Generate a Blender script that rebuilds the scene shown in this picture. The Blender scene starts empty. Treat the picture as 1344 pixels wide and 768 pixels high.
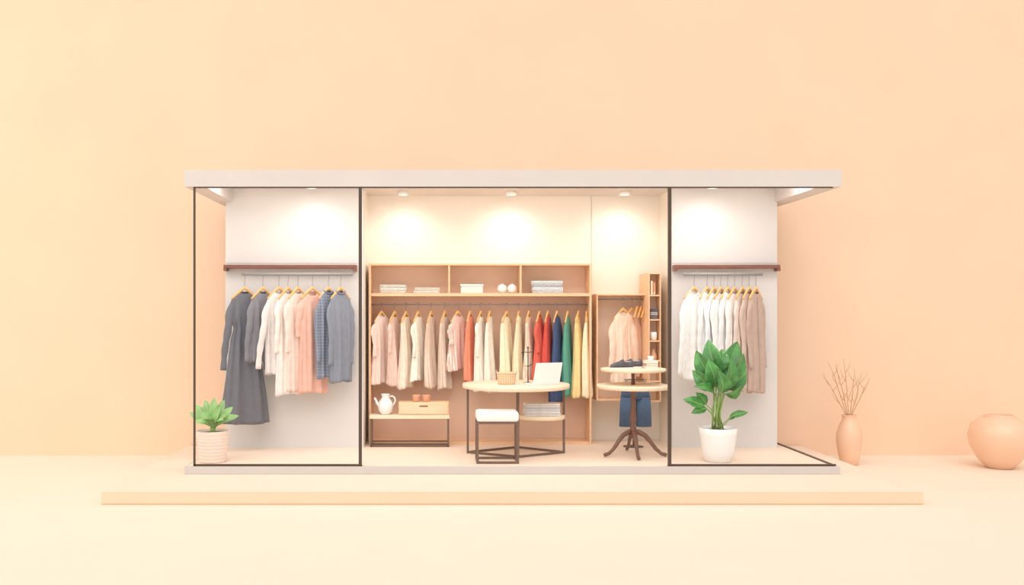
import bpy, math, random
from mathutils import Vector, Matrix
random.seed(7)
sc = bpy.context.scene
COL = sc.collection
F, D, CX, CY, CZ = 1225.0, 9.8, 580.0, 410.0, 1.834
def X(px, Y): return (px-CX)/F*(D+Y)
def Z(py, Y): return CZ-(py-CY)/F*(D+Y)
def P(px, py, Y): return Vector((X(px, Y), Y, Z(py, Y)))
GZ = 0.218   # kiosk floor
PI = math.pi

# ---------------------------------------------------------------- materials
def lin(c):
    return tuple(((v/255)/12.92 if v/255 <= 0.04045 else ((v/255+0.055)/1.055)**2.4) for v in c)
MC = {}
def M(name, rgb, rough=.65, var=.04, scale=9, bump=0.0, metal=0, pattern=None, rgb2=None, ps=10, emit=0, coat=0, sheen=0):
    if name in MC: return MC[name]
    m = bpy.data.materials.new(name); m.use_nodes = True
    nt = m.node_tree; N = nt.nodes; L = nt.links
    b = N['Principled BSDF']
    b.inputs['Roughness'].default_value = rough
    b.inputs['Metallic'].default_value = metal
    b.inputs['Specular IOR Level'].default_value = .35
    if coat: b.inputs['Coat Weight'].default_value = coat
    if sheen: b.inputs['Sheen Weight'].default_value = sheen
    c = lin(rgb)
    tc = N.new('ShaderNodeTexCoord')
    mp = N.new('ShaderNodeMapping'); L.new(tc.outputs['Object'], mp.inputs['Vector'])
    nz = N.new('ShaderNodeTexNoise'); nz.inputs['Scale'].default_value = scale; nz.inputs['Detail'].default_value = 4
    L.new(mp.outputs[0], nz.inputs['Vector'])
    rp = N.new('ShaderNodeValToRGB')
    rp.color_ramp.elements[0].position = .3; rp.color_ramp.elements[1].position = .7
    rp.color_ramp.elements[0].color = (*[v*(1-var) for v in c], 1)
    rp.color_ramp.elements[1].color = (*[min(1, v*(1+var)) for v in c], 1)
    L.new(nz.outputs['Fac'], rp.inputs[0])
    out = rp.outputs[0]; hgt = nz.outputs['Fac']
    if pattern == 'wood':
        mp.inputs['Scale'].default_value = (1, 6, 6)
    if pattern in ('stripe_x', 'stripe_z', 'plaid', 'weave', 'dots'):
        c2 = lin(rgb2 or rgb)
        mix = N.new('ShaderNodeMix'); mix.data_type = 'RGBA'
        L.new(out, mix.inputs[6]); mix.inputs[7].default_value = (*c2, 1)
        def wave(d, s):
            w = N.new('ShaderNodeTexWave'); w.bands_direction = d; w.inputs['Scale'].default_value = s
            w.inputs['Distortion'].default_value = .4
            L.new(tc.outputs['Object'], w.inputs['Vector'])
            r = N.new('ShaderNodeValToRGB'); r.color_ramp.elements[0].position = .5; r.color_ramp.elements[1].position = .62
            L.new(w.outputs['Fac'], r.inputs[0]); return r.outputs[0]
        if pattern == 'stripe_x': f = wave('X', ps)
        elif pattern == 'stripe_z': f = wave('Z', ps)
        elif pattern == 'dots':
            v = N.new('ShaderNodeTexVoronoi'); v.inputs['Scale'].default_value = ps*4
            L.new(tc.outputs['Object'], v.inputs['Vector'])
            r = N.new('ShaderNodeValToRGB'); r.color_ramp.elements[0].position = .32; r.color_ramp.elements[1].position = .42
            L.new(v.outputs['Distance'], r.inputs[0]); f = r.outputs[0]
        else:
            a, bb = wave('X', ps), wave('Z', ps)
            mm = N.new('ShaderNodeMath'); mm.operation = 'ADD' if pattern == 'plaid' else 'MULTIPLY'
            L.new(a, mm.inputs[0]); L.new(bb, mm.inputs[1])
            m2 = N.new('ShaderNodeMath'); m2.operation = 'MULTIPLY'; m2.inputs[1].default_value = .5 if pattern == 'plaid' else 1
            L.new(mm.outputs[0], m2.inputs[0]); f = m2.outputs[0]
        L.new(f, mix.inputs[0]); out = mix.outputs[2]
        if pattern == 'weave': hgt = f
    L.new(out, b.inputs['Base Color'])
    if emit:
        b.inputs['Emission Color'].default_value = (*c, 1); b.inputs['Emission Strength'].default_value = emit
    if bump:
        bp = N.new('ShaderNodeBump'); bp.inputs['Strength'].default_value = bump; bp.inputs['Distance'].default_value = .01
        L.new(hgt, bp.inputs['Height']); L.new(bp.outputs[0], b.inputs['Normal'])
    MC[name] = m; return m

def fabric(rgb, pattern=None, rgb2=None, ps=10):
    return M('fabric_%s_%s_%s' % ('_'.join(map(str, rgb)), pattern, ps), rgb, .85, .06, 14, .25, pattern=pattern, rgb2=rgb2, ps=ps, sheen=.1)

def glass_mat():
    m = bpy.data.materials.new('clear_glass'); m.use_nodes = True
    N = m.node_tree.nodes; L = m.node_tree.links; N.clear()
    o = N.new('ShaderNodeOutputMaterial'); mix = N.new('ShaderNodeMixShader'); mix.inputs[0].default_value = .02
    t = N.new('ShaderNodeBsdfTransparent'); t.inputs[0].default_value = (1, 1, 1, 1)
    g = N.new('ShaderNodeBsdfGlossy'); g.inputs['Roughness'].default_value = .03
    L.new(t.outputs[0], mix.inputs[1]); L.new(g.outputs[0], mix.inputs[2])
    L.new(mix.outputs[0], o.inputs[0]); return m

# ---------------------------------------------------------------- mesh builder
class MB:
    def __init__(s): s.v = []; s.f = []; s.sm = []
    def add(s, vs, fs, smooth=False):
        o = len(s.v); s.v += [tuple(v) for v in vs]
        s.f += [tuple(i+o for i in f) for f in fs]; s.sm += [smooth]*len(fs); return s
    def box(s, a, b):
        x0, y0, z0 = a; x1, y1, z1 = b
        x0, x1 = sorted((x0, x1)); y0, y1 = sorted((y0, y1)); z0, z1 = sorted((z0, z1))
        vs = [(x0,y0,z0),(x1,y0,z0),(x1,y1,z0),(x0,y1,z0),(x0,y0,z1),(x1,y0,z1),(x1,y1,z1),(x0,y1,z1)]
        return s.add(vs, [(0,3,2,1),(4,5,6,7),(0,1,5,4),(1,2,6,5),(2,3,7,6),(3,0,4,7)])
    def rings(s, rings, cap0=True, cap1=True, smooth=True):
        n = len(rings[0]); vs = [p for r in rings for p in r]; fs = []
        for i in range(len(rings)-1):
            for j in range(n):
                k = (j+1) % n
                fs.append((i*n+j, i*n+k, (i+1)*n+k, (i+1)*n+j))
        if cap0: fs.append(tuple(reversed(range(n))))
        if cap1: fs.append(tuple((len(rings)-1)*n+j for j in range(n)))
        return s.add(vs, fs, smooth)
    def lathe(s, prof, c=(0,0,0), seg=40, cap0=True, cap1=True, wob=0, sx=1, sy=1):
        rr = []
        for r, z in prof:
            rr.append([(c[0]+sx*r*math.cos(2*PI*j/seg), c[1]+sy*r*math.sin(2*PI*j/seg), c[2]+z) for j in range(seg)])
        return s.rings(rr, cap0, cap1)
    def tube(s, pts, rad, seg=10, squash=1.0, caps=True):
        pts = [Vector(p) for p in pts]
        if not hasattr(rad, '__len__'): rad = [rad]*len(pts)
        rr = []; prev = None
        for i, p in enumerate(pts):
            d = (pts[min(i+1, len(pts)-1)]-pts[max(i-1, 0)]).normalized()
            if prev is None:
                u = d.cross(Vector((0, 1, 0)))
                if u.length < .1: u = d.cross(Vector((1, 0, 0)))
                u.normalize()
            else:
                u = (prev-d*prev.dot(d)).normalized()
            prev = u; w = d.cross(u)
            rr.append([p+u*rad[i]*math.cos(2*PI*j/seg)+w*rad[i]*squash*math.sin(2*PI*j/seg) for j in range(seg)])
        return s.rings(rr, caps, caps)
    def bar(s, a, b, t):   # square bar
        a = Vector(a); b = Vector(b); d = (b-a).normalized()
        u = d.cross(Vector((0, 0, 1)))
        if u.length < .1: u = Vector((1, 0, 0))
        u.normalize(); w = d.cross(u); h = t/2
        r = lambda p: [p+u*h+w*h, p-u*h+w*h, p-u*h-w*h, p+u*h-w*h]
        return s.rings([r(a), r(b)], True, True, False)
    def obj(s, name, mat, loc=(0,0,0), parent=None, bevel=0, rot=None, label=None, solid=0, subsurf=0):
        me = bpy.data.meshes.new(name); me.from_pydata(s.v, [], s.f); me.update()
        me.polygons.foreach_set('use_smooth', s.sm)
        import bmesh
        bm = bmesh.new(); bm.from_mesh(me); bmesh.ops.recalc_face_normals(bm, faces=bm.faces); bm.to_mesh(me); bm.free()
        me.materials.append(mat)
        o = bpy.data.objects.new(name, me); COL.objects.link(o); o.location = loc
        if rot: o.rotation_euler = rot
        if parent: o.parent = parent
        if solid:
            md = o.modifiers.new('solid', 'SOLIDIFY'); md.thickness = solid; md.offset = 0
        if subsurf:
            md = o.modifiers.new('sub', 'SUBSURF'); md.levels = subsurf; md.render_levels = subsurf
        if bevel:
            md = o.modifiers.new('bevel', 'BEVEL'); md.width = bevel; md.segments = 2; md.limit_method = 'ANGLE'; md.angle_limit = math.radians(50)
        if label: o['label'] = label
        return o
def empty(name, loc, rot=None):
    o = bpy.data.objects.new(name, None); COL.objects.link(o); o.location = loc; o.empty_display_size = .1
    if rot: o.rotation_euler = rot
    return o
def top(o, label, cat, group=None, kind=None):
    o['label'] = label; o['category'] = cat
    if group: o['group'] = group
    if kind: o['kind'] = kind
    return o

# ---------------------------------------------------------------- common mats
wood = M('light_oak', (242, 200, 160), .5, .08, 5, pattern='wood')
woodpale = M('pale_wood', (244, 224, 197), .5, .06, 5, pattern='wood')
walnut = M('walnut', (134, 86, 72), .45, .18, 5, pattern='wood')
dark = M('dark_bronze_metal', (84, 70, 60), .45, .06, 20)
brown_metal = M('brown_metal', (120, 96, 84), .4, .06, 20)
steel = M('brushed_steel', (158, 155, 156), .5, .04, 30, metal=.15)
hangwood = M('hanger_wood', (238, 184, 118), .45, .08, 8, pattern='wood')
white = M('white_ceramic', (246, 244, 242), .3, .01, 6, coat=.3)

# ---------------------------------------------------------------- room
fl = MB().box((-14, -14, -.1), (18, 2.3, 0)).obj('floor', M('cream_floor', (243, 227, 208), .7, .01, 1.2))
fl['kind'] = 'structure'; fl['label'] = 'smooth pale cream studio floor'
wl = MB().box((-14, 2.15, 0), (18, 2.3, 9)).obj('wall_back', M('peach_plaster', (245, 209, 179), .85, .02, 1.0, .03))
wl['kind'] = 'structure'; wl['label'] = 'plain peach plaster studio wall'

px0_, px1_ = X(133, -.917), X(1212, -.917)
pl = MB().box((px0_, -.917, .01), (px1_, 2.1, .122)).obj('display_platform', M('platform_side_shaded', (238, 209, 181), .65, .015, 2), bevel=.004)  # body coloured darker than the top, shade on the front put into colour
MB().box((px0_, -.917, .122), (px1_, 2.1, .13)).obj('platform_top', M('platform_top_lit', (243, 223, 203), .65, .012, 2), parent=pl, bevel=.003)  # thin layer coloured lighter, stands in for light falling on the top
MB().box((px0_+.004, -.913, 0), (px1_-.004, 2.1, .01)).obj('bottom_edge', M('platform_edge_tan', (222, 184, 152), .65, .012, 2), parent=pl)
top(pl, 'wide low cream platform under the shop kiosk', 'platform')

# ---------------------------------------------------------------- kiosk
XL, XR = -2.704, 4.184
ZR0, ZR1, ZC = 3.154, 3.33, 3.306
kiosk = top(empty('shop_kiosk', ((XL+XR)/2, 1.0, .13)), 'open-fronted pale grey shop kiosk with flat roof and glass sides', 'kiosk')
KO = -Vector(kiosk.location)
def K(mb, name, mat, **k):
    o = mb.obj(name, mat, loc=KO, parent=kiosk, **k); return o
roofm = M('pale_grey_render', (218, 210, 205), .7, .02, 3)
slabm = M('grey_slab', (208, 199, 194), .7, .02, 3)
greym = M('warm_grey_panel', (222, 217, 214), .75, .012, 3)
creamm = M('cream_panel', (247, 238, 226), .75, .012, 3)
K(MB().box((XL, 0, .13), (XR, 2.09, GZ-.004)), 'base_slab', slabm, bevel=.004)
K(MB().box((XL+.03, .03, GZ-.004), (XR-.03, 2.08, GZ)), 'floor_covering', M('kiosk_floor_cream', (249, 227, 207), .55, .015, 2))
r = MB()
r.box((XL, 0, ZC), (XR+.016, 2.09, ZR1)); r.box((XL, 0, ZR0), (XR+.016, .12, ZC))
r.box((XL, .12, ZR0), (-2.5, 2.09, ZC)); r.box((3.97, .12, ZR0), (XR+.016, 2.09, ZC))
K(r, 'roof', roofm)
YG = 1.336
xa, xb = X(296, YG), X(477, YG); xc, xd = X(882, YG), X(1020, YG)
for a, b in ((xa, xb), (xc, xd)):
    K(MB().box((a, YG, GZ), (b, YG+.07, Z(346, YG)-.004)).box((a, YG, Z(346, YG)+.004), (b, YG+.07, ZC)).box((a+.01, YG+.01, GZ), (b-.01, YG+.06, ZC)), 'wall_panel', greym)
K(MB().box((xb-.05, YG+.07, GZ), (xb, 2.07, ZC)), 'side_wall', creamm)
K(MB().box((xc, YG+.07, GZ), (xc+.05, 2.07, ZC)), 'side_wall', creamm)
xs = X(776, 2.0)
K(MB().box((xb, 2.0, GZ), (xs-.006, 2.07, ZC)).box((xs-.006, 2.015, GZ), (xs+.006, 2.07, ZC)), 'back_wall', creamm)
K(MB().box((xs+.006, 2.0, GZ), (xc, 2.07, ZC)), 'back_wall', creamm)
# frames
K(MB().box((X(254, .02), .01, GZ), (X(254, .02)+.02, .03, ZR0)), 'corner_post', dark)
for px in (473, 878.5):
    x = X(px, .03); K(MB().box((x-.016, .005, GZ), (x+.016, .04, ZR0)), 'mullion', dark)
K(MB().box((X(254, 0), .012, ZR0-.012), (X(1094, 0), .035, ZR0)), 'top_frame', dark)
K(MB().box((X(254, 0), .01, GZ), (X(475, 0), .035, GZ+.018)), 'bottom_frame', dark)
K(MB().box((X(877, 0), .01, GZ), (X(1098, 0), .035, GZ+.018)), 'bottom_frame', dark)
K(MB().box((X(1098, 0)-.035, .035, GZ), (X(1098, 0), 1.95, GZ+.01)), 'side_frame', dark)
gm = glass_mat()
def pane(a, b, c, d): K(MB().add([a, b, c, d], [(0, 1, 2, 3)]), 'glass_pane', gm)
z0, z1 = GZ+.004, ZR0-.002
pane((X(256, 0), .026, z0), (X(472, 0), .026, z0), (X(472, 0), .026, z1), (X(256, 0), .026, z1))
pane((X(880, 0), .026, z0), (X(1096, 0), .026, z0), (X(1096, 0), .026, z1), (X(880, 0), .026, z1))
pane((X(255.5, 0), .04, z0), (X(255.5, 0), 1.95, z0), (X(255.5, 0), 1.95, z1), (X(255.5, 0), .04, z1))
pane((X(1096, 0), .04, z0), (X(1096, 0), 1.95, z0), (X(1096, 0), 1.95, z1), (X(1096, 0), .04, z1))

# spotlights
glow = M('lamp_glow', (255, 246, 228), .5, 0, emit=1.5)
def spot(px, Y, e):
    x = X(px, Y); z = ZC
    o = MB().lathe([(.066, 0), (.066, -.04), (.062, -.045), (.054, -.045), (.05, -.038)], cap1=False).obj('ceiling_spotlight', white, loc=(x, Y, z))
    MB().lathe([(.05, -.038), (.036, -.041)]).obj('lens', glow, parent=o)
    top(o, 'small round white surface-mounted ceiling spotlight', 'spotlight', 'ceiling spotlights')
    ld = bpy.data.lights.new('spot_lamp', 'SPOT'); ld.energy = e; ld.spot_size = math.radians(140); ld.spot_blend = 1; ld.shadow_soft_size = .1
    ld.color = (1, .97, .92)
    lo = bpy.data.objects.new('spot_lamp', ld); COL.objects.link(lo); lo.location = (x, Y-.02, z-.13)
    dv = Vector((0, .5, -1)); lo.rotation_euler = dv.to_track_quat('-Z', 'Y').to_euler()
for px, Y, e in ((409, .96, 8), (529, 1.58, 11), (671, 1.58, 12), (820, 1.58, 11), (935, .96, 8)):
    spot(px, Y, e)

# ---------------------------------------------------------------- hangers & garments
def hanger(loc, rot, drop, half, group, label='wooden clothes hanger with steel hook'):
    z0 = -drop+.055
    arms = MB()
    pts = []; rad = []
    for i in range(-8, 9):
        u = i/8
        pts.append((u*half*.9, 0, z0-.012-abs(u)**1.1*.13)); rad.append(.018-.005*abs(u))
    arms.tube(pts, rad, 8, .8)
    h = arms.obj('clothes_hanger', hangwood, loc=loc, rot=(0, 0, rot))
    hk = MB(); pp = [(0, 0, z0-.01), (0, 0, z0+.015), (0, 0, min(z0+.05, -.03))]
    for a in range(-50, 200, 25):
        ra = math.radians(a); pp.append((.016*math.cos(ra), 0, -.016+.005+.016*math.sin(ra)+.006))
    hk.tube(pp, .004, 6).obj('hook', steel, parent=h)
    top(h, label, 'clothes hanger', group)
    return h

def garment(kind, label, cat, group, px, py, Y, rotd, length, mat, sw=.2, hem=.21, sleeve=.5, drop=.1, th=.038, tho=None,
            waist=None, neckdip=.03, collar=None, placket=None, spread=.05, fold=.022, flare=1.0):
    loc = Vector((X(px, Y), Y, Z(py, Y))); rot = math.radians(rotd)
    hanger(loc, rot, drop, sw, group+' hangers')
    tho = tho or th*1.35
    n = 80; z0 = -drop
    key = [(0, .06, th*.4), (.012, .075, th*.45), (.045, .11, th*.5), (.09, sw*.86, th*.58), (.12, sw*.96, th*.66), (.22, sw*.95, th*.9), (.32, sw*.95, th)]
    if waist:
        key += [(waist, sw*.74, th*.9), (waist+.03, sw*.74, th*.9), (waist+.12, sw*.92, th*1.1)]
    key += [(length, hem, tho)]
    def prof(s):
        for (a, w0, t0), (b, w1, t1) in zip(key, key[1:]):
            if s <= b:
                u = (s-a)/(b-a); return w0+(w1-w0)*u, t0+(t1-t0)*u
        return key[-1][1:]
    ph = [random.uniform(0, 6.28) for _ in range(5)]
    ss = [0, .007, .015, .03, .045, .06, .08, .095, .11, .14]
    k = 28
    ss += [.18+(length-.18)*(i/k) for i in range(k+1)]
    rr = []
    for s in ss:
        w, tt = prof(s); f = max(0, (s-.1))/max(.01, length-.1)
        amp = fold*(f**.5)*flare
        ring = []
        for j in range(n):
            a = 2*PI*j/n; ca, sa = math.cos(a), math.sin(a)
            cx = math.copysign(abs(ca)**.85, ca); sy = math.copysign(abs(sa)**.8, sa)
            q = math.sin(7*a+ph[0]+1.4*f)+.8*math.sin(12*a+ph[1]-1.0*f)+.4*math.sin(3*a+ph[2])
            fo = amp*(q*.8 if q > 0 else q*.55)
            x = cx*(w+fo*.35); y = sy*tt+fo*sa
            y += .008*math.sin(5*s+ph[3])
            x += .007*math.sin(4*s+ph[4])*f
            z = z0-s
            if s < .05 and sa < 0: z -= neckdip*(1-s/.05)*abs(sa)**1.5*1.0
            z -= .014*f*math.sin(2*a+ph[2])
            ring.append((x, y, z))
        rr.append(ring)
    g = MB().rings(rr, False, False).obj(kind, mat, loc=loc, rot=(0, 0, rot), solid=.003)
    top(g, label, cat, group)
    if sleeve:
        for sg in (-1, 1):
            pts = []; rad = []; m = 18; pk = random.uniform(0, 6)
            for i in range(m+1):
                u = i/m
                x = sg*(sw-.05+.045*min(1, u*5)+spread*u+.006*math.sin(8*u+pk))
                y = -.01*u*2+.009*math.sin(6*u+pk)
                z = z0-.11-u*sleeve
                pts.append((x, y, z)); rad.append((.026+.024*min(1, u*7)) if u < .15 else .052-.02*u+.004*math.sin(26*u+pk))
            rad[-1] *= 1.12
            MB().tube(pts, rad, 14, .5).obj('sleeve', mat, parent=g)
    if collar:
        pts = []
        for j in range(33):
            a = 2*PI*j/32+PI/2; ca, sa = math.cos(a), math.sin(a)
            pts.append((math.copysign(abs(ca)**.85, ca)*.062, math.copysign(abs(sa)**.8, sa)*th*.5, z0+.006-(neckdip*abs(sa)**1.5 if sa < 0 else 0)))
        MB().tube(pts, .008, 8, 1.6).obj('collar', collar, parent=g)
    if placket:
        q = MB()
        fr_ = [(s, min(p[1] for p in rg if abs(p[0]) < .03)) for s, rg in zip(ss, rr) if s > .055]
        vs = []
        for s, y in fr_:
            yy = y-.005
            vs += [(-.014, yy, z0-s-.01), (.014, yy, z0-s-.01), (.014, yy+.004, z0-s-.01), (-.014, yy+.004, z0-s-.01)]
        q.rings([vs[i:i+4] for i in range(0, len(vs)-4, 4)], True, True, False).obj('button_placket', placket, parent=g)
    return g

# ----- brown rails + steel rods
def rack(pa, pb, sa, sb):
    x0, x1 = X(pa, YG), X(pb, YG); zc = Z(350, YG-.1)
    o = MB().box((x0, YG-.11, zc-.02), (x1, YG-.001, zc+.022)).obj('wall_rail', walnut, bevel=.005)
    for x in (x0+.02, x1-.02):
        MB().box((x-.018, YG-.125, zc-.052), (x+.018, YG-.001, zc-.02)).obj('bracket', walnut, parent=o, bevel=.004)
    top(o, 'dark walnut wooden rail fixed to the grey wall panel', 'wall rail', 'walnut wall rails')
    Y = 1.05; zr = Z(360, Y)
    r = MB().tube([(X(sa, Y), Y, zr), (X(sb, Y), Y, zr)], .018, 12).obj('hanging_rod', steel)
    for px in (sa+12, sb-12):
        x = X(px, Y); MB().tube([(x, Y, zr), (x, Y+.06, zr), (x, YG-.02, zr), (x, YG-.001, zr)], .008, 8).obj('bracket', steel, parent=r)
    top(r, 'slim brushed steel hanging rod under the walnut rail', 'clothes rod', 'steel hanging rods')
rack(296, 469, 317, 463)
rack(882, 1020, 897, 1001)

G1 = 'clothes on the darker clothing rack'
charcoal = fabric((114, 114, 122))
YR = 1.05; RY = 359
garment('dress', 'long charcoal belted dress with long sleeves on wooden hanger', 'dress', G1, 321, RY, YR, 28, 1.53, charcoal, sw=.17, hem=.29, sleeve=.80, drop=.21, waist=.42, fold=.03, tho=.09, spread=.09)
garment('sweater', 'dark grey knitted long-sleeved sweater on wooden hanger', 'sweater', G1, 345, RY, YR, 40, .82, fabric((134, 132, 139)), sw=.165, hem=.17, sleeve=.70, drop=.21)
garment('cardigan', 'pale oatmeal cardigan with long sleeves on wooden hanger', 'cardigan', G1, 366, RY, YR, 40, .96, fabric((232, 224, 221)), sw=.165, hem=.18, sleeve=.78, drop=.21, spread=.12, placket=fabric((226, 216, 211)))
garment('blouse', 'long cream blouse on wooden hanger', 'blouse', G1, 378, RY, YR, 52, 1.2, fabric((244, 235, 228)), sw=.165, hem=.17, sleeve=.6, drop=.21, spread=.02)
garment('blouse', 'long blush beige blouse on wooden hanger', 'blouse', G1, 391, RY, YR, 52, 1.16, fabric((242, 220, 209)), sw=.165, hem=.17, sleeve=.6, drop=.21, spread=.02)
garment('shirt', 'salmon pink loose shirt on wooden hanger', 'shirt', G1, 410, RY, YR, 36, 1.18, fabric((240, 190, 172)), sw=.165, hem=.18, sleeve=.42, drop=.21, neckdip=.06, spread=.03)
garment('shirt', 'grey blue checked button shirt on wooden hanger', 'shirt', G1, 431, RY, YR, 48, 1.0, fabric((116, 125, 144), 'plaid', (146, 154, 170), 9), sw=.16, hem=.16, sleeve=.72, drop=.21, collar=fabric((112, 121, 140)), spread=.02)
garment('shirt', 'slate grey denim shirt on wooden hanger', 'shirt', G1, 447, RY, YR, 46, 1.05, fabric((138, 144, 157)), sw=.16, hem=.15, sleeve=.74, drop=.21, collar=fabric((120, 127, 142)), spread=.0)
G2 = 'clothes on the pale clothing rack'
garment('blouse', 'white long-sleeved button blouse on wooden hanger', 'blouse', G2, 911, RY, YR, 26, 1.02, fabric((246, 242, 240)), sw=.165, hem=.19, sleeve=.86, drop=.21, collar=fabric((238, 232, 228)), placket=fabric((238, 232, 228)), neckdip=.05)
for i, (px, c, ln) in enumerate(((928, (246, 244, 243), 1.0), (937, (240, 240, 243), 1.03), (946, (247, 245, 243), 1.02), (955, (240, 238, 239), 1.05), (964, (245, 239, 235), 1.04))):
    garment('shirt', ['plain white cotton shirt', 'cool white cotton shirt', 'off-white linen shirt', 'pale grey white shirt', 'ivory cotton shirt'][i]+' on wooden hanger', 'shirt', G2, px, RY, YR, 42, ln, fabric(c), sw=.16, hem=.17, sleeve=.7, drop=.21, th=.034, spread=.01, fold=.018)
garment('shirt', 'beige long shirt on wooden hanger', 'shirt', G2, 974, RY, YR, 44, 1.13, fabric((226, 207, 196)), sw=.16, hem=.16, sleeve=.7, drop=.21, th=.034, spread=.01)
garment('shirt', 'light taupe long shirt on wooden hanger', 'shirt', G2, 983, RY, YR, 44, 1.15, fabric((208, 184, 170)), sw=.16, hem=.16, sleeve=.7, drop=.21, th=.034, spread=.01)
garment('cardigan', 'taupe brown long cardigan on wooden hanger', 'cardigan', G2, 992, RY, YR, 42, 1.17, fabric((194, 168, 154)), sw=.16, hem=.15, sleeve=.78, drop=.21, spread=.0, placket=fabric((182, 156, 142)))

# ---------------------------------------------------------------- central wardrobe
YF = 1.6
ux0, ux1 = X(484, YF), X(776.5, YF)
uz0, uzt = GZ, Z(346, YF)
zsh = Z(386.5, YF)
W = top(empty('open_wardrobe', ((ux0+ux1)/2, 1.8, GZ)), 'tall open oak wardrobe with upper cubbies and hanging space', 'wardrobe')
WO = -Vector(W.location)
bk = M('blush_backing', (243, 209, 187), .7, .03, 3)
bk2 = M('pale_blush_backing', (252, 227, 206), .7, .03, 3)
MB().box((ux0, 1.975, GZ), (ux1, 1.995, zsh)).obj('back_panel', bk, loc=WO, parent=W)
MB().box((ux0, 1.975, zsh), (ux1, 1.995, uzt)).obj('cubby_back_panel', bk2, loc=WO, parent=W)
MB().box((ux0, YF, GZ), (ux0+.025, 1.975, uzt)).obj('side_panel', wood, loc=WO, parent=W, bevel=.002)
MB().box((ux1-.025, YF, GZ), (ux1, 1.975, uzt)).obj('side_panel', wood, loc=WO, parent=W, bevel=.002)
MB().box((ux0+.025, YF, uzt-.022), (ux1-.025, 1.975, uzt)).obj('top_panel', wood, loc=WO, parent=W, bevel=.002)
MB().box((ux0+.025, YF-.01, zsh-.022), (ux1-.025, 1.975, zsh+.014)).obj('shelf', wood, loc=WO, parent=W, bevel=.002)
MB().box((ux0+.025, YF+.02, GZ), (ux1-.025, 1.975, GZ+.03)).obj('bottom_panel', wood, loc=WO, parent=W, bevel=.002)
for px in (589.5, 683.5):
    x = X(px, YF); MB().box((x-.011, YF+.005, zsh+.014), (x+.011, 1.975, uzt-.022)).obj('divider', wood, loc=WO, parent=W, bevel=.002)
YM = 1.74; MY = 400
MB().tube([(ux0+.025, YM, Z(MY, YM)), (ux1-.025, YM, Z(MY, YM))], .01, 10).obj('hanging_rod', steel, loc=WO, parent=W)
G3 = 'clothes in the open wardrobe'
mid = [
 (501, 52, 505, (240, 208, 194), 'stripe_x', (250, 232, 222), 22, 'blouse', 'blush pink finely striped blouse', .4),
 (518, 66, 507, (238, 208, 195), None, None, 0, 'blouse', 'dusty pink soft blouse', .35),
 (533, 68, 511, (248, 231, 212), None, None, 0, 'dress', 'cream sleeveless summer dress', 0),
 (549, 66, 502, (249, 240, 226), None, None, 0, 'blouse', 'ivory light blouse', .4),
 (566, 70, 510, (236, 214, 196), 'stripe_x', (218, 190, 170), 18, 'blouse', 'beige finely striped blouse', 0),
 (584, 68, 512, (226, 206, 188), None, None, 0, 'dress', 'plain taupe dress', 0),
 (601, 50, 488, (246, 228, 218), 'stripe_x', (222, 176, 162), 16, 'shirt', 'rose and cream striped shirt', .25),
 (617, 72, 502, (236, 146, 116), None, None, 0, 'dress', 'coral orange slip dress', 0),
 (631, 68, 514, (249, 241, 230), None, None, 0, 'blouse', 'off-white long blouse', .4),
 (643, 72, 516, (248, 236, 223), None, None, 0, 'blouse', 'pale cream tunic', 0),
 (665, 62, 505, (251, 236, 207), None, None, 0, 'dress', 'buttery yellow summer dress', 0),
 (681, 72, 508, (247, 230, 198), None, None, 0, 'blouse', 'pale gold silk blouse', 0),
 (694, 70, 506, (242, 226, 206), 'stripe_x', (222, 198, 174), 16, 'blouse', 'sand pinstriped blouse', 0),
 (708, 68, 505, (226, 106, 90), None, None, 0, 'shirt', 'bright coral red shirt', .35),
 (719, 70, 510, (216, 88, 76), None, None, 0, 'dress', 'deep red dress', 0),
 (731, 66, 530, (72, 87, 126), None, None, 0, 'dress', 'navy blue long dress', 0),
 (745, 70, 522, (94, 162, 142), None, None, 0, 'dress', 'teal green long dress', 0),
 (759, 70, 522, (248, 218, 156), None, None, 0, 'dress', 'warm yellow long dress', 0),
 (770, 76, 522, (250, 233, 200), None, None, 0, 'dress', 'pale straw yellow long dress', 0)]
for px, ro, bot, c, pat, c2, ps, kind, lab, sl in mid:
    ln = (bot-416)/106.0
    garment(kind, lab+' on wooden hanger', kind, G3, px, MY-1, YM, ro, ln, fabric(c, pat, c2, ps or 10), sw=.15, hem=.16+random.uniform(0, .02), sleeve=sl, drop=.14, th=.032, tho=.054, fold=.02, neckdip=.02, spread=.0)

# ---------------------------------------------------------------- folded cloth
def folded(cx, cy, z, w, d, h, mat, label, group, rot=0, layers=2):
    o = MB(); lh = h/layers
    for l in range(layers):
        rr = []
        nn = 18
        for i in range(9):
            u = -1+2*i/8; ew = 1 if abs(u) < .99 else .93
            ring = []
            for j in range(nn):
                a = 2*PI*j/nn; ca, sa = math.cos(a), math.sin(a)
                y = math.copysign(abs(ca)**.35, ca)*d/2*ew*(1+.01*math.sin(5*u+l)); zz = math.copysign(abs(sa)**.6, sa)*lh*.5*ew
                ring.append((u*w/2, y+(l % 2)*.004, lh*(l+.5)+zz))
            rr.append(ring)
        o.rings(rr)
    ob = o.obj('folded_shirt', mat, loc=(cx, cy, z), rot=(0, 0, math.radians(rot)))
    top(ob, label, 'folded clothing', group); return ob
def stack(pxa, pxb, Y, z, pyt, cols, label, group, d=.24):
    w = (pxb-pxa)/F*(D+Y); cx = X((pxa+pxb)/2, Y); H = Z(pyt, Y)-z; h = H/len(cols); zz = z+.0005
    for i, c in enumerate(cols):
        folded(cx+random.uniform(-.006, .006), Y, zz, w*random.uniform(.93, 1), d, h*.98, fabric(c), label, group, random.uniform(-2, 2)); zz += h
zt = zsh+.014; YS = 1.72
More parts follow.
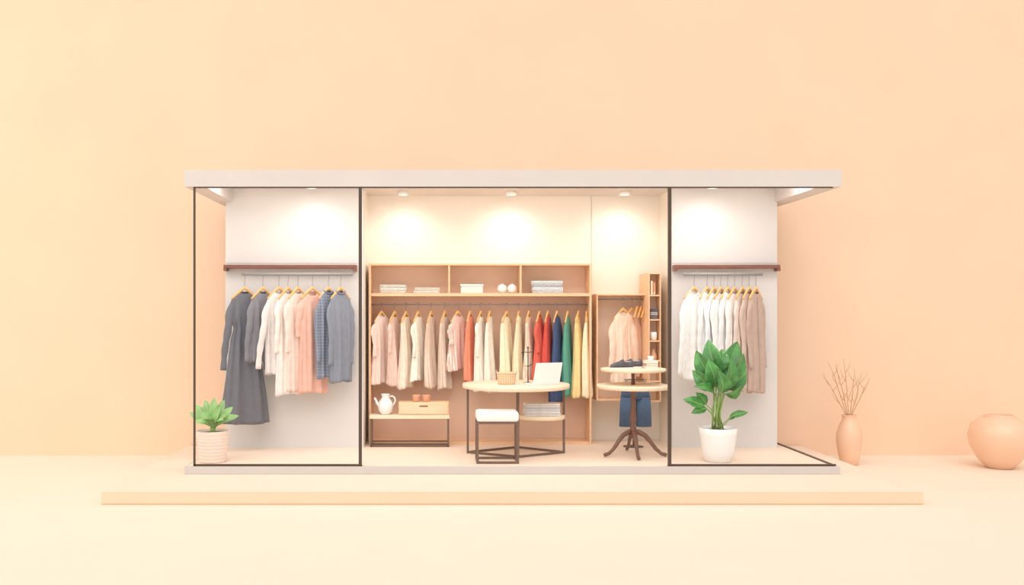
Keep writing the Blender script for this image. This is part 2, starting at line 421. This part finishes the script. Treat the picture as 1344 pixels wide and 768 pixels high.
stack(499, 534, YS, zt, 374, [(246, 230, 216), (252, 246, 238), (248, 234, 222)], 'neatly folded cream shirt on the wardrobe shelf', 'folded cream shirts')
stack(543, 578, YS, zt, 378, [(250, 240, 230), (246, 230, 217)], 'folded pale beige shirt on the wardrobe shelf', 'folded beige shirts')
stack(697, 738, YS, zt, 369, [(228, 224, 226), (252, 249, 246), (210, 208, 214), (250, 247, 243)], 'folded white and grey shirt on the wardrobe shelf', 'folded grey shirts')
x0 = X(619, YS)
pc = MB().rings([[(sx*.135*k, sy*.1*k, z) for sx, sy in ((-1,-1),(1,-1),(1,1),(-1,1))] for k, z in ((1, 0), (1.0, .07), (.94, .085))], smooth=False)
pco = pc.obj('storage_box', M('cream_card', (246, 232, 220), .7, .02), loc=(x0, YS, zt+.001), bevel=.006)
MB().rings([[(sx*.14*k, sy*.105*k, z) for sx, sy in ((-1,-1),(1,-1),(1,1),(-1,1))] for k, z in ((1, .086), (1, .105), (.96, .112))], smooth=False).obj('lid', M('cream_card2', (250, 242, 234), .7, .02), parent=pco, bevel=.004)
top(pco, 'small cream lidded box on the wardrobe shelf', 'box')
for px in (659, 672):
    o = MB().lathe([(.012, 0), (.035, .005), (.052, .025), (.06, .055), (.054, .085), (.035, .107), (.012, .116), (.01, .112)], seg=32).obj('decorative_ball', white, loc=(X(px, 1.72), 1.72, zt+.001))
    MB().lathe([(.012, .112), (.014, .118), (.006, .121)], seg=16).obj('stopper', M('cream_knob', (240, 222, 204), .5), parent=o)
    top(o, 'small round white ceramic ball on the wardrobe shelf', 'ornament', 'white ceramic balls')

# ---------------------------------------------------------------- low bench
yb0, yb1 = 1.38, 1.56
bx0, bx1 = X(485, yb0), X(590, yb0); bz = Z(545, yb0)
B = top(empty('low_console_table', ((bx0+bx1)/2, 1.47, GZ)), 'low oak console shelf on dark metal sled frame', 'console table')
BO = -Vector(B.location)
MB().box((bx0, yb0, bz-.045), (bx1, yb1, bz)).obj('table_top', woodpale, loc=BO, parent=B, bevel=.004)
f = MB()
for x in (bx0+.015, bx1-.015):
    for y in (yb0+.02, yb1-.02): f.bar((x, y, GZ), (x, y, bz-.045), .022)
    f.bar((x, yb0+.02, GZ+.012), (x, yb1-.02, GZ+.012), .022)
for y in (yb0+.02, yb1-.02):
    f.bar((bx0+.015, y, GZ+.012), (bx1-.015, y, GZ+.012), .022)
f.bar((bx0+.015, yb1-.02, GZ+.05), (bx1-.015, yb1-.02, GZ+.05), .018)
f.obj('metal_frame', brown_metal, loc=BO, parent=B)
dx0, dx1 = X(523, yb0), X(589, yb0); dh = Z(528, yb0)-bz
db = MB().box((-(dx1-dx0)/2, -.08, 0), ((dx1-dx0)/2, .08, dh-.002)).obj('drawer_box', wood, loc=((dx0+dx1)/2, 1.475, bz+.001), bevel=.004)
MB().box((-(dx1-dx0)/2+.012, -.088, .012), ((dx1-dx0)/2-.012, -.08, dh-.014)).obj('drawer_front', M('oak_front', (246, 212, 178), .5, .06, 6, pattern='wood'), parent=db, bevel=.003)
MB().box((-.05, -.0905, dh*.62), (.05, -.088, dh*.62+.018)).obj('handle', M('handle_dark', (150, 108, 80), .6), parent=db, bevel=.002)
top(db, 'oak drawer box with slot handle on the low console', 'drawer box')
jl = (X(506, 1.47), 1.47, bz+.001)
jg = MB().lathe([(.05, 0), (.058, .008), (.085, .05), (.092, .1), (.08, .15), (.055, .185), (.042, .205), (.05, .235), (.055, .245), (.048, .245), (.036, .205)], cap1=False).obj('jug', white, loc=jl)
MB().tube([(.045, 0, .21), (.08, 0, .222), (.11, 0, .2), (.118, 0, .16), (.1, 0, .12), (.084, 0, .105)], .009, 8).obj('handle', white, parent=jg)
MB().tube([(-.07, 0, .1), (-.1, 0, .13), (-.115, 0, .17), (-.135, 0, .2)], [.022, .017, .013, .012], 12).obj('spout', white, parent=jg)
top(jg, 'white ceramic jug with handle and spout on the low console', 'jug')
cop = M('copper_cup', (228, 172, 138), .4, .05)
for px in (546.5, 559.5):
    o = MB().lathe([(.035, 0), (.042, .004), (.047, .07), (.048, .078), (.044, .078), (.04, .01)], seg=28, cap1=True).obj('cup', cop, loc=(X(px, 1.46), 1.46, bz+dh+.001))
    top(o, 'small terracotta cup on the oak drawer box', 'cup', 'terracotta cups')

# ---------------------------------------------------------------- round table
YT = .9; tcx = X(677, YT); tz = Z(503.5, YT); tr = .612
T = top(empty('round_table', (tcx, YT, GZ)), 'round pale wood table on thin dark metal legs', 'table')
th_ = tz-GZ
MB().lathe([(tr-.02, th_-.05), (tr, th_-.044), (tr, th_-.008), (tr-.006, th_)], seg=72).obj('table_top', woodpale, parent=T)
xl, xrr = X(614, YT)-tcx, X(740, YT)-tcx
LP = [(xl, 0), (X(680, .56)-tcx, .56-YT), (xrr, 0), (.05, .4)]
for x, y in LP:
    MB().bar((x, y, 0), (x, y, th_-.05), .025).obj('leg', brown_metal, parent=T)
for a, b in zip(LP, LP[1:]+LP[:1]):
    MB().bar((a[0], a[1], .014), (b[0], b[1], .014), .022).obj('floor_bar', brown_metal, parent=T)
for a, b in zip(LP, LP[1:]+LP[:1]):
    MB().bar((a[0], a[1], th_-.062), (b[0], b[1], th_-.062), .02).obj('top_bar', brown_metal, parent=T)
shz = Z(545, .85)-GZ
sx = X(711.5, .85)-tcx
shelf = MB().lathe([(.255, -.045), (.262, -.04), (.262, -.004), (.258, 0)], c=(sx, -.03, shz), seg=48, sy=.8)
shelf.obj('lower_shelf', woodpale, parent=T)
stack(687, 734, .84, GZ+shz, 529, [(246, 243, 241), (252, 249, 246), (236, 234, 236), (250, 248, 246)], 'folded white linen on the lower table shelf', 'folded linens on table shelf', d=.28)
# stool
YST = .33; scx = X(652, YST); stz = Z(541, YST-.18)-GZ
S = top(empty('stool', (scx, YST, GZ)), 'square stool with white cushion and dark metal frame', 'stool')
hw = .215
MB().box((-hw-.012, -.2, stz-.105), (hw+.012, .18, stz)).obj('seat_cushion', M('white_leatherette', (248, 244, 239), .5, .01), parent=S, bevel=.03)
for x in (-hw, hw):
    for y in (-.17, .15):
        MB().bar((x, y, 0), (x, y, stz-.105), .024).obj('leg', brown_metal, parent=S)
    MB().bar((x, -.17, .013), (x, .15, .013), .022).obj('floor_bar', brown_metal, parent=S)
for y in (-.17, .15):
    MB().bar((-hw, y, .013), (hw, y, .013), .022).obj('floor_bar', brown_metal, parent=S)
    MB().bar((-hw, y, stz-.118), (hw, y, stz-.118), .022).obj('seat_rail', brown_metal, parent=S)
# basket
bkm = M('woven_straw', (240, 208, 174), .8, .08, 20, .9, pattern='weave', rgb2=(218, 176, 138), ps=12)
bl = (X(665, .75), .75, tz+.001)
bo = MB().lathe([(.09, 0), (.098, .01), (.106, .07), (.112, .125), (.114, .13), (.106, .13), (.1, .1)], seg=40, cap1=True, sy=.75).obj('basket', bkm, loc=bl)
MB().tube([(.114*math.cos(2*PI*i/32), .085*math.sin(2*PI*i/32), .132) for i in range(33)], .007, 8).obj('rim', bkm, parent=bo)
for sg in (-1, 1):
    MB().tube([(sg*.108, -.03, .125), (sg*.116, -.02, .155), (sg*.118, .0, .16), (sg*.116, .02, .155), (sg*.108, .03, .125)], .005, 6).obj('handle', bkm, parent=bo)
top(bo, 'small woven straw basket on the round table', 'basket')
# jewellery stand
jl = (X(693, .95), .95, tz+.001)
js = MB().lathe([(.055, 0), (.055, .006), (.01, .012), (.006, .02)], seg=28).obj('jewellery_stand', dark, loc=jl)
MB().tube([(0, 0, .012), (0, 0, .4)], .006, 8).obj('pole', dark, parent=js)
MB().tube([(-.075, 0, .345), (-.06, 0, .36), (0, 0, .355), (.05, 0, .36), (.065, 0, .345)], .005, 8).obj('crossbar', dark, parent=js)
MB().tube([(-.03, 0, .2), (0, 0, .19), (.045, 0, .22)], .005, 8).obj('hook', dark, parent=js)
MB().lathe([(.004, .395), (.012, .404), (.012, .412), (.004, .422)], seg=16).obj('finial', dark, parent=js)
top(js, 'thin black metal jewellery stand with crossbar on the round table', 'jewellery stand')
# laptop
ll = (X(717, .66), .66, tz+.001)
lw = M('laptop_silver', (250, 249, 249), .4, .01)
lp = MB().box((-.17, -.0, 0), (.17, .23, .014)).obj('laptop', lw, loc=ll, bevel=.005, rot=(0, 0, math.radians(24)))
sc_ = MB().box((-.17, -.004, 0), (.17, .004, .25)).obj('screen_lid', lw, parent=lp, bevel=.003, loc=(0, .002, .012), rot=(math.radians(16), 0, 0))
MB().box((-.158, .0042, .012), (.158, .005, .236)).obj('display', M('display_dark', (90, 92, 100), .2), parent=sc_)
MB().box((-.15, .06, .0142), (.15, .16, .0155)).obj('keyboard', M('keys', (200, 198, 198), .5, .2, 90), parent=lp)
top(lp, 'open silver white laptop on the round table', 'laptop')

# ---------------------------------------------------------------- pedestal table
YP = .72; pcx = X(831, YP); z1_ = Z(483.5, YP)-GZ; z2_ = Z(505, YP)-GZ
PT = top(empty('pedestal_table', (pcx, YP, GZ)), 'two-tier round pedestal table with dark wood tripod base', 'table')
MB().lathe([(.345, z1_-.035), (.36, z1_-.03), (.365, z1_-.008), (.36, z1_)], seg=64).obj('upper_tier', woodpale, parent=PT)
MB().lathe([(.39, z2_-.045), (.405, z2_-.038), (.41, z2_-.01), (.404, z2_)], seg=64).obj('lower_tier', woodpale, parent=PT)
pw = M('turned_dark_wood', (124, 90, 76), .4, .15, 6, pattern='wood')
MB().lathe([(.02, z2_), (.024, z2_+.02), (.018, z2_+.06), (.022, z1_-.06), (.03, z1_-.036)], seg=24).obj('upper_post', pw, parent=PT)
MB().lathe([(.03, .2), (.042, .22), (.045, .26), (.036, .3), (.028, .34), (.034, .37), (.04, .42), (.03, .5), (.022, .6), (.03, z2_-.1), (.06, z2_-.07), (.1, z2_-.046)], seg=28).obj('column', pw, parent=PT)
for a in (200, 268, 340, 90):
    ar = math.radians(a); ca, sa = math.cos(ar), math.sin(ar)
    pr = [(.02, .27), (.07, .265), (.13, .235), (.19, .17), (.25, .09), (.31, .04), (.355, .03), (.37, .022)]
    MB().tube([(r_*ca, r_*sa, z_) for r_, z_ in pr], [.03, .03, .028, .024, .021, .02, .022, .02], 12, .8).obj('foot', pw, parent=PT)
zt1 = GZ+z1_
# pair of shoes
shoe_m = M('slate_suede', (96, 94, 100), .7, .2, 20, .2); sole_m = M('shoe_sole', (236, 228, 220), .6)
for k, (px, yy, rz) in enumerate(((816, .58, 14), (827, .76, 6))):
    rr = []; so_ = []
    for i in range(19):
        u = i/18; x = -.14+.28*u
        wd = .046*max(.05, math.sin(PI*min(1, max(.04, u*.94+.03))))**.35*(1.0+.12*math.sin(PI*u*1.6+3.4))
        hgt = .085 if u < .12 else (.062 if u < .42 else .062*max(0.0, 1-(u-.42)/.58)**.6+.022)
        hgt += .012*math.sin(PI*min(1, max(0, (u-.38)/.2)))
        if i in (0, 18): wd *= .5; hgt *= .6
        rr.append([(x, wd*math.cos(2*PI*j/16), .014+hgt*(.5+.5*math.sin(2*PI*j/16))) for j in range(16)])
        so_.append([(x*1.03, wd*1.1*math.cos(2*PI*j/16), .009+.009*(1 if math.sin(2*PI*j/16) > 0 else -1)) for j in range(16)])
    sh = MB().rings(rr).obj('shoe', shoe_m, loc=(X(px, yy), yy, zt1+.001), rot=(0, 0, math.radians(180+rz)))
    MB().rings(so_, smooth=False).obj('sole', sole_m, parent=sh)
    MB().lathe([(.024, .074), (.03, .079), (.026, .083), (.016, .078)], c=(-.07, 0, 0), seg=20, sx=1.8).obj('collar', M('shoe_lining', (190, 180, 176), .8), parent=sh)
    lc = MB()
    for q in range(3): lc.tube([(.0+q*.022, -.022, .078-q*.006), (.004+q*.022, 0, .09-q*.008), (.0+q*.022, .022, .078-q*.006)], .004, 6)
    lc.obj('laces', sole_m, parent=sh)
    top(sh, 'dark slate low-cut shoe on the pedestal table', 'shoe', 'pair of dark shoes')
def book(cx, cy, z, w, d, h, c, label, group, rot=0, rx=0):
    o = MB().box((-w/2, -d/2, 0), (w/2, d/2, h*.14)).box((-w/2, -d/2, h*.86), (w/2, d/2, h)).box((-w/2, -d/2, h*.14), (-w/2+.006, d/2, h*.86)).obj('book', M('cover_%d_%d_%d' % c, c, .6, .03), loc=(cx, cy, z), rot=(rx, 0, rot))
    MB().box((-w/2+.006, -d/2+.004, h*.14), (w/2-.004, d/2-.004, h*.86)).obj('pages', M('paper', (248, 240, 226), .8), parent=o)
    top(o, label, 'book', group)
zz = zt1+.001
for c, l, h in (((240, 230, 220), 'cream', .03), ((206, 164, 138), 'tan', .026), ((250, 244, 236), 'white', .032)):
    book(X(854, .7), .7, zz, .14, .12, h, c, l+' small book stacked on the pedestal table', 'books on the pedestal table', random.uniform(-.1, .1)); zz += h+.001
cu = MB().lathe([(.022, 0), (.03, .003), (.036, .03), (.037, .045), (.033, .045), (.028, .006)], seg=24).obj('cup', white, loc=(X(854, .7), .7, zz))
top(cu, 'tiny white bowl on the small stacked books', 'cup')

# ---------------------------------------------------------------- niche cabinet with shirts, jeans
YN = 1.66
nx0, nx1 = X(783, YN), X(851, YN); nzt, nzb = Z(386, YN), Z(526, YN)
NC = top(empty('wall_cabinet', ((nx0+nx1)/2, 1.83, nzb)), 'open oak wall cabinet with blush backing and short rod', 'cabinet')
NO = -Vector(NC.location)
MB().box((nx0, 1.975, nzb), (nx1, 1.998, nzt)).obj('back_panel', bk2, loc=NO, parent=NC)
MB().box((nx0, YN, nzb), (nx0+.016, 1.975, nzt)).obj('side_panel', wood, loc=NO, parent=NC)
MB().box((nx1-.016, YN, nzb), (nx1, 1.975, nzt)).obj('side_panel', wood, loc=NO, parent=NC)
MB().box((nx0+.016, YN, nzt-.016), (nx1-.016, 1.975, nzt)).obj('top_panel', wood, loc=NO, parent=NC)
MB().box((nx0+.016, YN, nzb), (nx1-.016, 1.975, nzb+.016)).obj('bottom_panel', wood, loc=NO, parent=NC)
MB().tube([(nx0+.016, 1.76, Z(393, 1.76)), (nx1-.016, 1.76, Z(393, 1.76))], .009, 8).obj('hanging_rod', steel, loc=NO, parent=NC)
G4 = 'clothes in the wall cabinet'
garment('shirt', 'soft pale peach shirt on wooden hanger', 'shirt', G4, 818, 392, 1.74, 18, .86, fabric((249, 222, 202)), sw=.15, hem=.17, sleeve=.62, drop=.17, th=.028, spread=.03, neckdip=.04)
garment('shirt', 'pale pink shirt on wooden hanger', 'shirt', G4, 829, 392, 1.80, 34, .82, fabric((247, 214, 196)), sw=.13, hem=.13, sleeve=.5, drop=.17, th=.026, spread=.0, neckdip=.04)
for px in (836.5, 841.5, 846):
    hanger(Vector((X(px, 1.76), 1.76, Z(392, 1.76))), math.radians(60), .15, .14, 'empty wooden hangers', 'empty wooden clothes hanger on the cabinet rod')
# jeans
denim = fabric((88, 112, 144)); jt = Z(506, 1.3); jx = X(834, 1.3); jl = (560-506)/F*(D+1.3)
j = MB()
def jr(cx, w, d, z, n=24, p=0): return [(cx+w*math.cos(2*PI*k/n)*(1+.03*math.sin(5*2*PI*k/n+p)), d*math.sin(2*PI*k/n), z) for k in range(n)]
j.rings([jr(0, .155, .04, 0), jr(0, .165, .05, -.06), jr(0, .175, .055, -.16)])
for sg in (-1, 1):
    j.rings([jr(sg*.088, .088, .052, -.14, p=sg), jr(sg*.095, .09, .05, -.3, p=sg), jr(sg*.1, .092, .048, -jl, p=sg)])
jo = j.obj('jeans', denim, loc=(jx, 1.3, jt))
MB().rings([jr(0, .158, .044, .005), jr(0, .16, .045, -.03)]).obj('waistband', fabric((72, 96, 128)), parent=jo)
top(jo, 'cropped blue denim trousers hanging from a clip stand', 'jeans')
gs = MB().lathe([(.12, 0), (.12, .008), (.02, .014)], seg=32).obj('garment_stand', brown_metal, loc=(jx, 1.42, GZ))
hh = jt-GZ
MB().tube([(0, 0, .01), (0, 0, hh+.05), (0, -.03, hh+.07), (0, -.12, hh+.07)], .008, 8).obj('pole', brown_metal, parent=gs)
MB().tube([(-.13, -.12, hh+.07), (.13, -.12, hh+.07)], .007, 8).obj('crossbar', brown_metal, parent=gs)
for sg in (-1, 1): MB().box((sg*.11-.012, -.135, hh-.01), (sg*.11+.012, -.105, hh+.075)).obj('clip', steel, parent=gs)
top(gs, 'slim metal stand with clips holding the jeans', 'garment stand')

# narrow bookshelf
YB0, YB1 = 1.45, 1.97
qx0, qx1 = X(851.5, YB0), X(867.5, YB0); qx1 = min(qx1, xc-.01)
qzt, qzb = Z(358, YB0), Z(527, YB0)
Q = top(empty('narrow_shelf', ((qx0+qx1)/2, 1.7, qzb)), 'narrow tall oak wall shelf with small open compartments', 'shelf')
QO = -Vector(Q.location)
MB().box((qx0, YB0, qzb), (qx0+.012, YB1, qzt)).obj('side_panel', wood, loc=QO, parent=Q)
MB().box((qx1-.012, YB0, qzb), (qx1, YB1, qzt)).obj('side_panel', wood, loc=QO, parent=Q)
MB().box((qx0+.012, YB0+.2, qzb), (qx1-.012, YB0+.215, qzt)).obj('back_panel', bk2, loc=QO, parent=Q)
levels = [358, 387, 419, 447, 473, 500, 526]
for py in levels:
    z = Z(py, YB0); MB().box((qx0+.012, YB0, z-.016), (qx1-.012, YB0+.2, z)).obj('shelf_board', wood, loc=QO, parent=Q)
qm = (qx0+qx1)/2
for k, (c, l) in enumerate((((246, 226, 200), 'cream'), ((228, 164, 122), 'orange'))):
    o = MB().box((-.012, -.07, 0), (.012, .07, .17-.02*k)).obj('book', M('spine%d' % k, c, .6), loc=(qm-.028+k*.03, 1.56, Z(387, YB0)+.001), bevel=.002)
    MB().box((-.009, -.0705, .01), (.009, -.0702, .03)).obj('spine_band', M('band', (250, 240, 225), .6), parent=o)
    top(o, l+' upright book on the narrow shelf', 'book', 'books on the narrow shelf')
zz = Z(419, YB0)+.001
for c, l, h in (((132, 126, 132), 'charcoal', .045), ((200, 192, 190), 'grey', .04), ((112, 106, 114), 'dark', .04)):
    folded(qm, 1.55, zz, .085, .16, h, fabric(c), l+' small folded accessory on the narrow shelf', 'folded accessories on the narrow shelf'); zz += h+.001
o = MB().lathe([(.028, 0), (.036, .005), (.042, .05), (.04, .1), (.034, .1), (.03, .01)], seg=24).obj('cup', white, loc=(qm, 1.52, Z(447, YB0)+.001))
top(o, 'white ceramic cup on the narrow shelf', 'cup')
o = MB().lathe([(.03, 0), (.04, .02), (.036, .07), (.016, .1), (.014, .13), (.018, .135), (.012, .13)], seg=24).obj('vase', M('tan_ceramic', (226, 178, 140), .4), loc=(qm, 1.52, Z(473, YB0)+.001))
top(o, 'small tan ceramic bottle vase on the narrow shelf', 'vase')

# ---------------------------------------------------------------- plants
def leaf(mb, base, tip, width, bow=.04, nrm=(0, -1, .3), fold=.25, pw_=.75, rib=None):
    base = Vector(base); tip = Vector(tip); d = tip-base; L_ = d.length; dn = d.normalized()
    n = Vector(nrm); n = (n-dn*n.dot(dn)).normalized(); s = dn.cross(n)
    rows = 14; cols = 8; vs = []; fs = []; mp = []
    for i in range(rows+1):
        t_ = i/rows; w = width/2*max(.03, math.sin(PI*t_**pw_))**.8 if 0 < t_ < 1 else width*.02
        for c in range(cols+1):
            u = -1+2*c/cols
            p = base+d*t_+n*(bow*math.sin(PI*t_)-bow*.5*t_*t_)+s*(u*w)+n*(abs(u)*w*fold+.09*w*math.sin(PI*rows*.55*t_-abs(u)*3)*abs(u))
            vs.append(p)
            if c == cols//2: mp.append(p+n*.001)
    for i in range(rows):
        for c in range(cols):
            a = i*(cols+1)+c; fs.append((a, a+1, a+cols+2, a+cols+1))
    mb.add(vs, fs, True)
    if rib is not None: rib.tube(mp[:-1], [.0045*(1-i/len(mp))+.001 for i in range(len(mp)-1)], 6)

g1 = M('leaf_green', (74, 140, 64), .3, .4, 9, .25, coat=.3)
g2 = M('succulent_green', (148, 190, 118), .42, .28, 7, .2, coat=.15)
rib_m = M('leaf_rib_green', (150, 196, 116), .5, .05)
soil = M('potting_soil', (130, 98, 76), .95, .25, 60, .8)
YL = .33
pc_ = Vector((X(942, YL), YL, GZ)); ppm = F/(D+YL); ph_ = (606-562)/ppm
PP = top(empty('potted_plant', pc_), 'broad-leaved green plant in a white ceramic pot', 'potted plant')
rt = 25/ppm
MB().lathe([(rt*.62, 0), (rt*.7, .006), (rt*.84, ph_*.35), (rt*.96, ph_*.8), (rt, ph_), (rt*.94, ph_+.002), (rt*.9, ph_-.03), (rt*.86, ph_-.045)], seg=48, cap1=False).obj('pot', white, parent=PP)
MB().lathe([(rt*.3, ph_-.05), (rt*.88, ph_-.035), (rt*.3, ph_-.03)], seg=32).obj('soil', soil, parent=PP)
def rel(px, py, dy): return P(px, py, YL+dy)-pc_
fol = MB(); st = MB(); ribs = MB()
big = [((941, 495), (929, 446), 24, .10, -.5), ((946, 495), (969, 448), 25, .12, .5), ((938, 500), (913, 461), 24, .04, -.9), ((950, 501), (978, 465), 23, .04, .9),
       ((943, 488), (949, 458), 20, .06, .1), ((937, 510), (909, 487), 21, -.02, -.9), ((951, 509), (981, 488), 22, -.02, .9),
       ((941, 508), (930, 473), 24, -.10, -.5), ((947, 512), (962, 473), 25, -.12, .6), ((938, 518), (913, 506), 16, -.14, -.6), ((945, 518), (945, 488), 23, -.18, .0), ((951, 517), (974, 508), 15, -.12, .7)]
for (b, tp, w, dy, nx) in big:
    bv = rel(b[0], b[1], dy*.5); tv = rel(tp[0], tp[1], dy*1.4)
    leaf(fol, bv, tv, w/ppm, .05, (nx, -1, random.uniform(-.1, .9)), .38, .85, ribs)
    b0 = rel(942+random.uniform(-8, 8), 566, random.uniform(-.02, .02)); mid_ = (b0+bv)/2+Vector((random.uniform(-.03, .03), 0, 0))
    st.tube([b0, mid_, bv], [.008, .007, .005], 7)
for b, tp, w, dy in (((924, 533), (897, 524), 16, -.05), ((927, 536), (908, 542), 12, -.05), ((927, 531), (914, 515), 13, 0), ((959, 547), (982, 541), 9, -.03), ((957, 551), (972, 538), 7, 0)):
    bv = rel(b[0], b[1], dy); tv = rel(tp[0], tp[1], dy*1.3); leaf(fol, bv, tv, w/ppm, .02, (0, -1, .6), .2, .8, ribs)
    st.tube([rel(942, 566, 0), rel((b[0]+942)/2, b[1]+8, dy*.5), bv], [.006, .005, .004], 6)
fol.obj('foliage', g1, parent=PP, solid=.002)
ribs.obj('leaf_ribs', rib_m, parent=PP)
st.obj('stems', M('stem_green', (140, 176, 88), .5, .1), parent=PP)
# small plant
YK = .3; ppm2 = F/(D+YK); kc = Vector((X(279.5, YK), YK, GZ)); kh = (606-565)/ppm2; kr = 21.5/ppm2
KP = top(empty('potted_succulent', kc), 'leafy green succulent in a ribbed blush pot', 'potted plant')
potm = M('ribbed_blush_pot', (242, 224, 210), .75, .03, 20, .3)
prof_ = [(kr*.76, 0), (kr*.8, .006)]
for i in range(1, 29):
    u = i/28; prof_.append((kr*(.8+.2*u)+(.004 if i % 3 else -.003), kh*u))
prof_ += [(kr*.92, kh), (kr*.88, kh-.03)]
MB().lathe(prof_, seg=56, cap1=False).obj('pot', potm, parent=KP)
MB().lathe([(kr*.3, kh-.04), (kr*.89, kh-.028), (kr*.3, kh-.02)], seg=32).obj('soil', soil, parent=KP)
def rel2(px, py, dy): return P(px, py, YK+dy)-kc
fol = MB(); ribs = MB()
tips = [(249, 541, .05), (256, 552, -.06), (257, 531, .06), (269, 525, .08), (281, 522, .03), (294, 525, .08), (305, 534, .05), (313, 545, .0),
        (264, 541, -.1), (299, 542, -.1), (288, 534, -.08), (271, 549, -.16), (292, 550, -.16)]
for px, py, dy in tips:
    bv = rel2(280+(px-280)*.08, 561, dy*.15); tv = rel2(px, py, dy)
    leaf(fol, bv, tv, 10.5/ppm2, .03, ((px-280)*.02, -.7, 1), .3, 1.5, ribs)
fol.obj('foliage', g2, parent=KP, solid=.003)
ribs.obj('leaf_ribs', M('pale_rib', (180, 210, 146), .5), parent=KP)
MB().tube([(0, 0, kh-.03), (0, 0, kh+.03)], [.025, .03], 10).obj('stem', M('stem_green', (150, 188, 96)), parent=KP)

# ---------------------------------------------------------------- vases outside
peach = M('peach_ceramic', (241, 198, 167), .35, .02, 4, coat=.35)
YV = 1.43; pv = F/(D+YV); vx = X(1114.5, YV); H = 65/pv
k_ = 1/pv
va = MB().lathe([(10*k_, 0), (11*k_, .004), (13.5*k_, H*.2), (16.3*k_, H*.48), (16*k_, H*.62), (12*k_, H*.82), (8.6*k_, H*.92), (9*k_, H*.985), (9.6*k_, H), (8*k_, H), (7*k_, H*.9), (10*k_, H*.6)], seg=48, cap1=False).obj('vase', peach, loc=(vx, YV, 0))
MB().tube([(9*k_*math.cos(2*PI*i/32), 9*k_*math.sin(2*PI*i/32), H) for i in range(33)], .006, 8).obj('rim', peach, parent=va)
top(va, 'tall peach ceramic vase holding dried branches on floor', 'vase')
twm = M('dry_twig', (206, 166, 132), .8, .1, 20)
for i, (px, py, dy) in enumerate(((1079, 492, .05), (1086, 474, -.05), (1097, 478, .1), (1107, 470, -.1), (1122, 484, .08), (1133, 488, -.06), (1141, 498, .04))):
    vb = Vector((vx, YV, 0))
    a = P(1114.5+(px-1110)*.12, 600, YV); m1 = P(1114.5+(px-1113)*.12, 545, YV+dy*.1); m2 = P(1114.5+(px-1113)*.5, 545-(545-py)*.45, YV+dy*.5); e = P(px, py, YV+dy)
    o = MB()
    q1 = m2+(e-m2)*.5+Vector((random.uniform(-.02, .02), 0, 0))
    o.tube([p-vb for p in (a, m1, m2, q1, e)], [.006, .005, .005, .004, .002], 6)
    for k in range(3):
        s0 = m1+(m2-m1)*.6 if k == 0 else (m2+(e-m2)*(.25*k))
        sg = 1 if (k+i) % 2 else -1
        ee = s0+Vector((sg*random.uniform(.05, .11), random.uniform(-.05, .05), random.uniform(.12, .2)))
        o.tube([s0-vb, (s0+ee)/2-vb+Vector((sg*.012, 0, 0)), ee-vb], [.0035, .003, .0015], 5)
    ob = o.obj('dried_branch', twm, loc=vb)
    top(ob, 'thin bare tan twig standing in the peach vase', 'dried branch', 'dried branches in vase')
YW = 1.2; pw2 = F/(D+YW); k_ = 1/pw2; H = 69/pw2
rv = MB().lathe([(14*k_, 0), (16*k_, .005), (26*k_, H*.17), (35*k_, H*.42), (37.5*k_, H*.62), (34*k_, H*.82), (25*k_, H*.94), (18*k_, H*.98), (18*k_, H), (15*k_, H), (15*k_, H*.95), (24*k_, H*.85)], seg=64, cap1=False).obj('round_vase', peach, loc=(X(1312, YW), YW, 0))
MB().tube([(16.5*k_*math.cos(2*PI*i/40), 16.5*k_*math.sin(2*PI*i/40), H) for i in range(41)], .012, 8).obj('rim', peach, parent=rv)
top(rv, 'round glossy peach ceramic vase standing on the floor', 'vase')

# ---------------------------------------------------------------- lights, world, camera
w = bpy.data.worlds.new('World'); sc.world = w; w.use_nodes = True
bg = w.node_tree.nodes['Background']; bg.inputs[0].default_value = (1, .985, .965, 1); bg.inputs[1].default_value = .88
def area(loc, tgt, sx, sy, e, col):
    ld = bpy.data.lights.new('added_fill', 'AREA'); ld.shape = 'RECTANGLE'; ld.size = sx; ld.size_y = sy; ld.energy = e; ld.color = col
    o = bpy.data.objects.new('added_fill', ld); COL.objects.link(o); o.location = loc
    o.rotation_euler = (Vector(tgt)-Vector(loc)).to_track_quat('-Z', 'Y').to_euler()
sd = bpy.data.lights.new('sun_lamp', 'SUN'); sd.energy = 1.1; sd.angle = math.radians(50); sd.color = (1, .975, .94)
so = bpy.data.objects.new('sun_lamp', sd); COL.objects.link(so); so.rotation_euler = Vector((.2, 1, -1.0)).to_track_quat('-Z', 'Y').to_euler()
area(((XL+XR)/2, .55, ZC-.02), ((XL+XR)/2, 1.1, 0), 6.4, .6, 76, (1, .965, .925))  # unseen fill added behind the fascia to brighten the interior
area((-9, -5, 5.5), (-5.5, 2, 2), 4, 4, 120, (1, .94, .78))  # unseen warm fill added to lighten the left side of the wall

cam = bpy.data.cameras.new('camera'); co = bpy.data.objects.new('camera', cam); COL.objects.link(co)
co.location = (0, -D, CZ); co.rotation_euler = (PI/2, 0, 0)
cam.sensor_width = 36; cam.lens = 36*F/1344; cam.shift_x = (672-CX)/1344; cam.shift_y = (CY-384)/1344
cam.clip_end = 100
sc.camera = co
sc.view_settings.view_transform = 'Standard'
